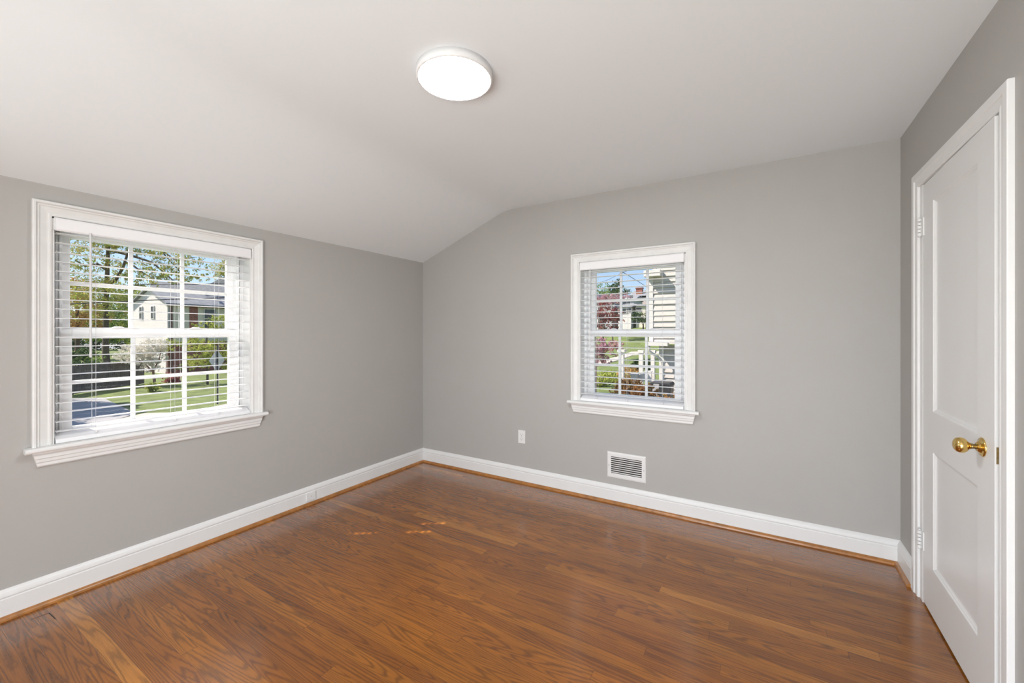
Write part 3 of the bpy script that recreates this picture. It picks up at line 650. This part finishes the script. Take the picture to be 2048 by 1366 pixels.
# --- neighbouring house with white gable end (lit) and long cream and brick side (shaded)
def wallplane(mb, p, t, poly, th, nrm):  # polygon (s,z) on vertical plane through p along t
    mb.prism(poly, 0, -th, lambda a, b, h: (p.x+t.x*a+nrm.x*h, p.y+t.y*a+nrm.y*h, b))
hc = ground_at(335, 38); n1 = Vector((.12, -.993, 0)).normalized(); t1 = Vector((-.993, -.12, 0)).normalized(); n2 = -t1; t2 = -n1
H0 = GL-.2; EZ = 1.31+60/F_PX*38; PZ = 1.31+90/F_PX*38.8; GW = 6.2; LN = 9.5
hs = empty('gabled_house', hc); tag(hs, 'two-storey house with white brick gable end and grey roof', 'house'); bpy.context.view_layer.update()
mb = MB(); wallplane(mb, hc, t1, [(0, H0), (GW, H0), (GW, EZ), (GW/2, PZ-.1), (0, EZ)], .25, n1); gable = mb.build('gable_wall', 'whitebrick', hs)
mb = MB(); MIDZ = 1.31-18/F_PX*40
wallplane(mb, hc, t2, [(.26, MIDZ), (LN, MIDZ), (LN, EZ), (.26, EZ)], .25, n2); up_w = mb.build('upper_wall', 'cream', hs)
mb = MB(); wallplane(mb, hc+n2*.02, t2, [(.0, H0), (LN, H0), (LN, MIDZ), (.0, MIDZ)], .3, n2); low_w = mb.build('lower_wall', 'redbrick', hs)
mb = MB(); wallplane(mb, hc+n2*.05, t2, [(1.8, MIDZ), (2.5, MIDZ), (2.5, EZ), (1.8, EZ)], .2, n2); mb.build('chimney_breast', 'redbrick', hs)
def roof(mb, p, t, nrm, width, l0, l1, ez, pz, ov=.3, th=.14):
    # gable roof: p corner, t across the gable, ridge runs along -nrm
    sl_ = (pz-ez)/(width/2)
    for s0, s1 in ((-ov, width/2), (width+ov, width/2)):
        z0 = ez-sl_*ov; z1 = pz; vs = []
        for L_ in (l0, l1):
            for s, z in ((s0, z0), (s1, z1)):
                q = p+t*s-nrm*L_; vs += [(q.x, q.y, z), (q.x, q.y, z+th)]
        mb.add(vs, [(0, 2, 3, 1), (4, 5, 7, 6), (0, 4, 6, 2), (1, 3, 7, 5), (0, 1, 5, 4), (2, 6, 7, 3)])
mb = MB(); roof(mb, hc, t1, n1, GW, -.25, LN+.4, EZ, PZ); mb.build('roof', 'shingle', hs)
g_ = MB(); a_ = hc+n2*.36+n1*.2+Vector((0, 0, EZ-.18-hc.z)); b_ = a_+t2*(LN+.5); g_.tube([a_, b_], .07, 8); a2 = hc+n2*.12+t2*.25; g_.tube([Vector((a2.x, a2.y, EZ-.15)), Vector((a2.x, a2.y, GL))], .10, 8); tag(g_.build('gutter', 'brown', hs), 'dark brown gutter and downpipe')
def house_window(parent, p, t, nrm, s, z0, z1, w_, fm='white'):
    m_ = MB(); f_ = .07
    for a, b, c, d in ((s, s+w_, z0-f_, z0), (s, s+w_, z1, z1+f_), (s-f_, s, z0-f_, z1+f_), (s+w_, s+w_+f_, z0-f_, z1+f_), (s, s+w_, (z0+z1)/2-.03, (z0+z1)/2+.03)):
        m_.prism([(a, c), (b, c), (b, d), (a, d)], .07, -.02, lambda q, r_, h: (p.x+t.x*q+nrm.x*h, p.y+t.y*q+nrm.y*h, r_))
    wo_ = m_.build('window_frame', fm, parent)
    g = MB(); g.prism([(s, z0), (s+w_, z0), (s+w_, z1), (s, z1)], .03, -.02, lambda q, r_, h: (p.x+t.x*q+nrm.x*h, p.y+t.y*q+nrm.y*h, r_)); g.build('pane', 'pane_dark', wo_)
zA, zB = 1.31+30/F_PX*38, 1.31+54/F_PX*38
for s in (2.2, 4.25): house_window(hs, hc, t1, n1, s, zA, zB, .42)
for s in (3.1, 5.6): house_window(hs, hc, t2, n2, s, 1.31+10/F_PX*42, 1.31+46/F_PX*42, 1.0)
# second roof volume behind
h2 = ground_at(452, 60); r2 = empty('grey_roofed_house', h2); tag(r2, 'house mostly hidden, only its long grey roof rising behind the gable', 'house'); bpy.context.view_layer.update()
tt = (Vector((-FW.y*0+RT.x, RT.y, 0))).normalized(); nn = Vector((-FW.x, -FW.y, 0)).normalized()
a3 = ground_at(296, 55); L3 = (h2-a3).length; td = (h2-a3).normalized(); nd = Vector((td.y, -td.x, 0)); L3 += 3
ez2, pz2 = 1.31+68/F_PX*55, 1.31+101/F_PX*58
mb = MB(); wallplane(mb, a3, td, [(0, H0), (L3, H0), (L3, ez2), (0, ez2)], .3, nd); mb.build('wall', 'cream', r2)
mb = MB(); vs = []
for L_, s in ((0, 1), (L3, 1)):
    for w_, z in ((-.3, ez2-.2), (3.2, pz2), (6.7, ez2-.2)):
        q = a3+td*L_-nd*w_; vs += [(q.x, q.y, z), (q.x, q.y, z+.15)]
mb.add(vs, [(0, 2, 3, 1), (2, 4, 5, 3), (6, 7, 9, 8), (8, 9, 11, 10), (1, 3, 9, 7), (3, 5, 11, 9), (0, 6, 8, 2), (2, 8, 10, 4), (0, 1, 7, 6), (4, 10, 11, 5)]); mb.build('roof', 'shingle', r2)
h3 = ground_at(405, 76); r3 = empty('distant_house', h3); tag(r3, 'distant house whose dark roof shows below the sky at right', 'house'); bpy.context.view_layer.update()
p3 = ground_at(400, 74); q3 = ground_at(480, 72); td = (q3-p3).normalized(); L3 = (q3-p3).length; nd = Vector((td.y, -td.x, 0))
mb = MB(); wallplane(mb, p3, td, [(0, H0), (L3, H0), (L3, 8.4), (0, 8.4)], .3, nd); mb.build('wall', 'far_grey', r3)
mb = MB(); mb.prism([(-.6, 8.6), (L3+.5, 9.3), (L3+.5, 11.5), (L3*.6, 11.0)], .5, -4, lambda a, b, h: (p3.x+td.x*a+nd.x*h, p3.y+td.y*a+nd.y*h, b)); mb.build('roof', 'shingle', r3)

# --- dark wooden fence across the driveway
fa = gp(60, 803, GL); fb = gp(289, 768, GL); fd = (fb-fa); fl = fd.length; fd.normalize(); fn = Vector((fd.y, -fd.x, 0))
fr_ = empty('wooden_fence', fa); tag(fr_, 'dark weathered picket fence in shade beside the driveway', 'fence'); bpy.context.view_layer.update()
mb = MB(); k = int(fl/.155)
for i in range(k):
    s = i*.155; p0 = fa+fd*s; h_ = GL+1.82+random.uniform(-.02, .02)
    mb.prism([(0, GL+.05), (.138, GL+.05), (.138, h_-.08), (.069, h_), (0, h_-.08)], 0, .02, lambda a, b, h: (p0.x+fd.x*a+fn.x*h, p0.y+fd.y*a+fn.y*h, b))
tag(mb.build('picket', 'fence', fr_), kind='stuff')
for zr in (GL+.45, GL+1.4):
    mb = MB(); mb.prism([(0, zr), (fl, zr), (fl, zr+.09), (0, zr+.09)], -.045, 0, lambda a, b, h: (fa.x+fd.x*a+fn.x*h, fa.y+fd.y*a+fn.y*h, b)); mb.build('rail', 'fence', fr_)
i = 0
while i*2.4 < fl:
    q = fa+fd*(i*2.4); mb = MB(); mb.prism([(0, GL-.1), (.1, GL-.1), (.1, GL+1.9), (0, GL+1.9)], -.15, -.05, lambda a, b, h: (q.x+fd.x*a+fn.x*h, q.y+fd.y*a+fn.y*h, b)); mb.build('post', 'fence', fr_); i += 1
# --- street sign seen from behind
sb = gp(437, 808, GL); sg = empty('street_sign', sb); tag(sg, 'diamond street sign on a post, seen from behind on the lawn edge', 'sign'); bpy.context.view_layer.update()
D_ = (sb-CAM).dot(FW)
mb = MB(); q = at(435, HY, D_); mb.box((q.x-.03, q.y-.03, GL-.1), (q.x+.03, q.y+.03, 1.31-25/F_PX*D_)); mb.build('post', 'postm', sg)
mb = MB(); ss = 23/F_PX*D_; cz = 1.31-55/F_PX*D_; tdv = (RT*.36+FW*.93).normalized(); ndv = Vector((tdv.y, -tdv.x, 0))
mb.prism([(-ss*.66, 0), (0, -ss), (ss*.66, 0), (0, ss)], -.040, -.046, lambda a, b, h: (q.x+tdv.x*a+ndv.x*h, q.y+tdv.y*a+ndv.y*h, cz+b)); mb.build('sign_plate', 'steel', sg)
# --- overhead cables
def cable(pts, label, r=.014, grp=None):
    mb = MB(); P_ = [Vector(p) for p in pts]; out = []
    for i in range(len(P_)-1):
        for k in range(6): out.append(P_[i].lerp(P_[i+1], k/6))
    out.append(P_[-1]); mb.tube(out, r, 5); o = mb.build('overhead_cable', 'wire'); tag(o, label, 'cable', grp)
cable([P(60, 569, 22), P(215, 572, 24), P(300, 569, 26), P(380, 569, 28), P(470, 566, 30)], 'upper black cable crossing the wide window view', .020)
cable([P(60, 612, 19), P(200, 605, 20.5), P(330, 599, 22), P(400, 597, 23), P(480, 594, 24)], 'lower black cable crossing the wide window view', .026)

# ================= behind the small window
YN = CAM.y+0
def Bk(px, py, y):  # point seen at a pixel on the vertical plane y
    d = FW+RT*((px-CX)/F_PX); t = (y-CAM.y)/d.y; return CAM+d*t+Vector((0, 0, (HY-py)/F_PX*t))
# neighbour house with lap siding, wall parallel to ours
YS = 12.2
def siding(name, parent, x0, x1, z0, z1, y, exp=.2):
    mb = MB(); k = int((z1-z0)/exp)+1; prof = []
    for i in range(k):
        a = z0+i*exp; b = min(z1, a+exp); prof += [(-.045, a), (-.006, b)]
    prof = [(0.12, z0)]+prof+[(0.12, z1)]
    n_ = len(prof); vs = [(x0, y+p_, z) for p_, z in prof]+[(x1, y+p_, z) for p_, z in prof]
    mb.add(vs, [(i, (i+1) % n_, n_+(i+1) % n_, n_+i) for i in range(n_)]+[tuple(range(n_)), tuple(range(2*n_-1, n_-1, -1))])
    return mb.build(name, 'sidingm', parent)
M['sidingm'] = mat('warm_white_lap_siding', (.52, .47, .435), .6)
c0 = Bk(1300, 600, YS); nh = empty('sided_house', (c0.x, YS, -1.6)); tag(nh, 'neighbouring house with sunlit warm white lap siding', 'house'); bpy.context.view_layer.update()
zt = Bk(1300, 555, YS).z; zsp = Bk(1310, 690, YS).z
x_hi = c0.x+.10; siding('upper_wall', nh, x_hi, x_hi+9, zsp+.05, zt+3.0, YS)
lowx = Bk(1322, 720, YS+.25).x
siding('lower_wall', nh, lowx+.10, lowx+9, -1.9, zsp, YS+.25)
mb = MB(); mb.box((x_hi-.13, YS-.05, zsp+.05), (x_hi+.015, YS+.1, zt)); mb.box((x_hi-.10, YS+.1, zsp+.05), (x_hi, YS+6, zt)); mb.build('corner_board', 'white', nh)
mb = MB(); mb.box((lowx-.06, YS+.2, -1.9), (lowx+.12, YS+.4, zsp)); mb.build('corner_board', 'white', nh)
mb = MB(); e = Bk(1292, 553, YS).x; mb.box((e, YS-.35, zt), (x_hi+.32, YS+.2, zt+.22)); mb.build('cornice_return', 'white', nh)
# small gutter with kinked downspout at the porch
gx0 = Bk(1296, 690, YS-.3).x
mb = MB(); mb.box((gx0, YS-.42, zsp-.02), (lowx+.35, YS-.30, zsp+.12)); mb.box((gx0+.05, YS-.30, zsp+.02), (lowx+.3, YS+.2, zsp+.10)); mb.build('gutter', 'white', nh)
mb = MB(); mb.tube([(gx0+.05, YS-.36, zsp), (gx0+.06, YS-.34, zsp-.22), (gx0+.38, YS-.15, zsp-.48), (gx0+.46, YS-.10, zsp-.62), (gx0+.46, YS-.10, -1.7)], .045, 8); mb.build('downspout', 'white', nh)
# porch with three posts and a panelled stair rail
def post(px, y, top_py, w_, nm_par):
    q = Bk(px, 720, y); zt_ = Bk(px, top_py, y).z; m_ = MB()
    m_.box((q.x-w_/2, y-w_/2, -1.75), (q.x+w_/2, y+w_/2, zt_)); m_.box((q.x-w_*.7, y-w_*.7, zt_-.12), (q.x+w_*.7, y+w_*.7, zt_)); return m_.build('porch_post', 'white', nm_par)
post(1282.5, 13.2, 700, .15, nh); post(1306, 12.9, 700, .14, nh)
q1, q2 = Bk(1268, 752, 12.6), Bk(1303, 744, 12.6)
mb = MB(); mb.prism([(q1.x, Bk(1268, 760, 12.6).z), (q2.x, Bk(1268, 762, 12.6).z), (q2.x, Bk(1303, 744, 12.6).z), (Bk(1296, 744, 12.6).x, Bk(1296, 745, 12.6).z), (q1.x, q1.z)], 12.55, 12.65, lambda a, b, h: (a, h, b)); mb.build('stair_panel', 'white', nh)
mb = MB(); mb.tube([(q1.x-.05, 12.6, q1.z+.03), (Bk(1296, 744, 12.6).x, 12.6, Bk(1296, 743, 12.6).z), (q2.x+.05, 12.6, q2.z+.03)], .03, 6); mb.build('hand_rail', 'white', nh)
q = Bk(1268.5, 748, 12.4); mb = MB(); mb.box((q.x-.10, 12.3, -1.75), (q.x+.10, 12.5, Bk(1268, 750, 12.4).z)); mb.box((q.x-.14, 12.26, Bk(1268, 750, 12.4).z), (q.x+.14, 12.54, Bk(1268, 747, 12.4).z)); mb.build('newel_post', 'white', nh)
# separate tall post on the lawn (arbour)
q = Bk(1243.5, 720, 12.0)
pr = empty('arbour_post', (q.x, 12.0, -1.6)); tag(pr, 'free-standing white square post beyond the small window', 'post'); bpy.context.view_layer.update()
zb_ = Bk(1243, 771, 12.0).z; zt_ = Bk(1243, 699, 12.0).z
mb = MB(); mb.box((q.x-.085, 11.92, -1.7), (q.x+.085, 12.08, zt_-.1)); mb.build('shaft', 'white', pr)
mb = MB(); mb.box((q.x-.14, 11.87, zt_-.1), (q.x+.14, 12.13, zt_)); mb.build('cap', 'white', pr)
# dark bin and board against the siding
q = Bk(1324, 770, 11.4); zq = Bk(1324, 764, 11.4).z
bn = empty('rubbish_bin', (q.x, 11.4, -1.7)); tag(bn, 'dark bin standing against the sided house', 'bin'); bpy.context.view_layer.update()
mb = MB(); mb.prism([(-.32, -.3), (.32, -.3), (.32, .3), (-.32, .3)], -1.7, zq-.08, lambda a, b, h: (q.x+a*(.85+.15*(h+1.7)), 11.4+b, h)); mb.build('body', 'charcoal', bn, .02)
mb = MB(); mb.prism([(-.36, zq-.08), (.36, zq-.08), (.30, zq+.01), (-.30, zq+.01)], -.34, .34, lambda a, b, h: (q.x+a, 11.4+h, b)); mb.build('lid', 'charcoal', bn, .01)
mb = MB(); a_, b_ = Bk(1299, 790, 10.7), Bk(1313, 768, 10.85); mb.prism([(-.09, -.02), (.09, -.02), (.09, .02), (-.09, .02)], 0, 1, lambda a, b, h: tuple(Vector((a_.x+a, a_.y+b, -1.65)).lerp(Vector((b_.x+a, b_.y+b, b_.z)), h))); tag(mb.build('plank', 'asphalt'), 'grey plank leaning toward the dark bin', 'plank')

# ground surfaces behind: lawn stays; walks and street
def slabn(name, pts, m, label, cat, th=.05): return slab(name, pts, m, label, cat, th)
def gn(px, py):
    z = -1.5
    for _ in range(12):
        p = gp(px, py, z); z = gz(p.x, p.y)
    return Vector((p.x, p.y, z))
slabn('footpath', [gn(1150, 735), gn(1195, 722), gn(1240, 713), gn(1262, 704), gn(1335, 701), gn(1335, 707), gn(1265, 711), gn(1240, 720), gn(1200, 731), gn(1150, 750)], 'concrete', 'pale footpath curving across the far lawn', 'footpath', .04)
slabn('street', [Vector((x_, y_, gz(x_, y_))) for x_, y_ in ((-60, 52), (30, 52), (30, 63), (-60, 63))], 'asphalt', 'street beyond the far lawn', 'street', .05)
# hedges and shrubs near the neighbour house
def nbush(px, py, y, rx, ry, leaf, label, n=1200, size=.05, nm='bush'):
    p = Bk(px, py, y); gzv = gz(p.x, p.y); root = empty(nm, (p.x, p.y, gzv)); tag(root, label, 'bush'); bpy.context.view_layer.update()
    f = MB(); leaves(f, [((p.x, p.y, p.z), (rx, rx*.7, ry)), ((p.x, p.y, (p.z+gzv)/2), (rx*.9, rx*.65, max(.2, (p.z-gzv)/2)))], n, size, .35); f.build('foliage', leaf, root)
    t = MB(); t.tube([(p.x, p.y, gzv-.05), (p.x, p.y, p.z)], [.04, .015], 6); t.build('stem', 'bark', root)
nbush(1256, 782, 11.0, .58, .42, 'hedge_red', 'russet hedge in front of the porch steps', 3500)
nbush(1287, 788, 9.9, .45, .38, 'hedge_red', 'smaller russet bush beside the grey plank', 2200)
nbush(1334, 803, 9.3, .6, .25, 'leaf_brown', 'sprawling brown twiggy bush at the foot of the siding', 1600, .04)
nbush(1256, 801, 9.1, .32, .16, 'leaf_green', 'small green plant at the bottom of the small window view', 700, .04)
nbush(1262, 748, 15.5, .7, .5, 'leaf_brown', 'brown-green bush behind the stair post', 1200)
nbush(1270, 728, 24, .42, .35, 'leaf_dark', 'dark bush on the lawn between the white posts', 900, .07)
nbush(1296, 727, 25.5, .42, .35, 'leaf_dark', 'dark bush on the lawn right of the porch post', 800, .07)
nbush(1200, 757, 18.6, .75, .45, 'leaf_olive', 'yellow-green bush at the left of the small window', 1600, .06)
nbush(1230, 754, 20.6, .6, .4, 'leaf_olive', 'yellow-green bush beside the free-standing post', 1100, .06)
# redbud by the window
def ntree(name, px, y, top, blobs, n, size, leaf, label, bark='bark', r=.08):
    b = Bk(px, 720, y); b.z = gz(b.x, b.y); tp = Bk(px, top, y)
    bl_ = [((Bk(a, c, d).x, d, Bk(a, c, d).z), (rx, rx*.8, ry)) for a, c, d, rx, ry in blobs]
    mid = b.lerp(tp, .5)+Vector((.05, 0, 0))
    brs = [([tuple(mid), tuple(Vector(c))], [r*.5, r*.15]) for c, _ in bl_]
    return tree(name, b, ([b-Vector((0, 0, .1)), mid, tp], [r, r*.7, r*.2]), bl_, n, size, leaf, label, bark, branches=brs)
ntree('redbud_tree', 1190, 16, 640, [(1195, 690, 16, .75, .35), (1215, 700, 16, .75, .35), (1190, 715, 16, .7, .3), (1235, 692, 16, .5, .25), (1210, 725, 16, .5, .15)], 3000, .05, 'leaf_pink', 'redbud with purple-pink blossom at the left of the small window', 'bark2')
ntree('crabapple_tree', 1205, 34, 600, [(1195, 612, 34, 1.3, .7), (1215, 630, 34, 1.5, .7), (1190, 640, 34, 1.2, .8), (1228, 640, 34, .9, .5), (1210, 655, 34, 1.4, .4)], 3500, .08, 'leaf_red', 'dark red-leaved tree across the street', 'bark', .12)
ntree('blossoming_tree', 1225, 70, 600, [(1225, 598, 70, 2.4, 1.0), (1246, 594, 70, 1.6, .8), (1205, 600, 70, 2.2, 1.0)], 2500, .12, 'leaf_pink', 'pale pink flowering tree in front of the far houses', 'bark', .15)
ntree('pine_tree', 1236, 122, 556, [(1236, 562, 122, 1.6, .8), (1233, 572, 122, 2.4, 1.2), (1240, 584, 122, 3.6, 1.2), (1246, 590, 122, 2.0, .9), (1226, 577, 122, 2.0, 1.0)], 2600, .2, 'leaf_dark', 'dark pine standing above the far roofs', 'bark', .25)
ntree('far_tree', 1205, 130, 575, [(1200, 582, 130, 6.5, 2.6), (1220, 588, 130, 5, 2.3), (1188, 590, 130, 5, 1.9)], 2600, .25, 'leaf_green', 'bright green tree line behind the far roofs', 'bark', .3)
ntree('far_tree', 1286, 76, 630, [(1282, 636, 76, 1.8, 1.0), (1276, 630, 76, 1.3, .8)], 900, .15, 'leaf_dark', 'dark tree in front of the distant brick-chimney house', 'bark', .2)
# far houses
def far_house(px0, px1, y, base_py, eave_py, ridge_py, wall_m, roof_m, label, gable=False, chim=None, wins=()):
    a, b = Bk(px0, base_py, y), Bk(px1, base_py, y); L_ = b.x-a.x
    ze, zr = Bk((px0+px1)/2, eave_py, y).z, Bk((px0+px1)/2, ridge_py, y).z; z0 = gz(a.x, y)-1.0
    root = empty('distant_house', (a.x, y, z0+1)); tag(root, label, 'house'); bpy.context.view_layer.update()
    m_ = MB()
    if gable: m_.prism([(0, z0), (L_, z0), (L_, ze), (L_/2, zr), (0, ze)], y, y+8, lambda p, q, h: (a.x+p, h, q))
    else: m_.box((a.x, y, z0), (b.x, y+8, ze))
    m_.build('wall', wall_m, root)
    m_ = MB()
    if gable:
        for s in (0, 1):
            xa, xb = (a.x-.3, a.x+L_/2) if not s else (b.x+.3, a.x+L_/2)
            m_.prism([(xa, ze-.2), (xb, zr), (xb, zr+.25), (xa, ze+.05)], y-.3, y+8.3, lambda p, q, h: (p, h, q))
    else: m_.prism([(y-.4, ze), (y+4, zr), (y+8.4, ze)], a.x-.3, b.x+.3, lambda p, q, h: (h, p, q))
    m_.build('roof', roof_m, root)
    if chim:
        c_ = Bk(chim[0], chim[1], y+1); m_ = MB(); m_.box((c_.x-.8, y+1, ze-1), (c_.x+.8, y+2.2, c_.z)); m_.box((c_.x-.95, y+.85, c_.z), (c_.x+.95, y+2.35, c_.z+.25)); tag(m_.build('chimney', 'redbrick', root), 'red brick chimney')
    for wx, wy0, wy1, ww in wins:
        house_window(root, Vector((Bk(wx, 0, y).x, y, 0)), Vector((1, 0, 0)), Vector((0, -1, 0)), 0, Bk(wx, wy1, y).z, Bk(wx, wy0, y).z, ww)
far_house(1262, 1292, 107, 606, 592, 578, 'tan_siding', 'shingle', 'far tan house with the red brick chimney', chim=(1278, 577), wins=[(1277, 592, 599, 2.2), (1284, 592, 599, 2.2)])
far_house(1240, 1268, 96, 625, 600, 590, 'far_grey', 'shingle', 'far grey house left of the brick-chimney house', wins=[(1259, 591, 596, .9), (1247, 604, 612, 1.6)])
far_house(1236, 1262, 84, 630, 614, 606, 'white', 'shingle', 'far white cottage with dark roof below the grey house', wins=[(1245, 618, 627, 1.2), (1253, 617, 625, 1.0)])
far_house(1272, 1291, 85, 626, 612, 606, 'cream', 'shingle', 'far cream cottage left of the corner board', wins=[(1272, 616, 624, 1.2)])
far_house(1176, 1196, 96, 615, 600, 588, 'white', 'shingle', 'far white house at the left behind blossom', gable=True, wins=[(1194, 604, 610, 1.3)])
far_house(1205, 1226, 84, 618, 604, 596, 'far_grey', 'shingle', 'far pale house between the white house and the pine', wins=[(1218, 607, 613, 1.2)])
cable([Bk(1180, 572, 30), Bk(1215, 560, 24), Bk(1300, 520, 15)], 'cable slanting up to the right in the small window view', .012)
cable([Bk(1230, 535, 14), Bk(1275, 562, 20), Bk(1295, 575, 26)], 'cable slanting down to the right toward the corner board', .014)
# big street tree out of view to the south-west: its shade falls on the driveway
bt = Vector((-30, -3.5, GL)); tree('shade_tree', bt, ([bt, bt+Vector((.1, .3, 2)), bt+Vector((0, 1.2, 5))], [.35, .28, .12]), [((-30, -.8, 3.2), (3.0, 2.8, 1.2)), ((-26, -3.4, 3.3), (3.0, 2.8, 1.3)), ((-33, -1.6, 3.4), (3.2, 2.2, 1.3)), ((-22.5, -4.6, 3.0), (2.4, 2.2, 1.1)), ((-28, .3, 3.0), (2.4, 1.6, 1.0))], 24000, .19, 'leaf_green', 'large tree standing beyond the driveway outside the picture')
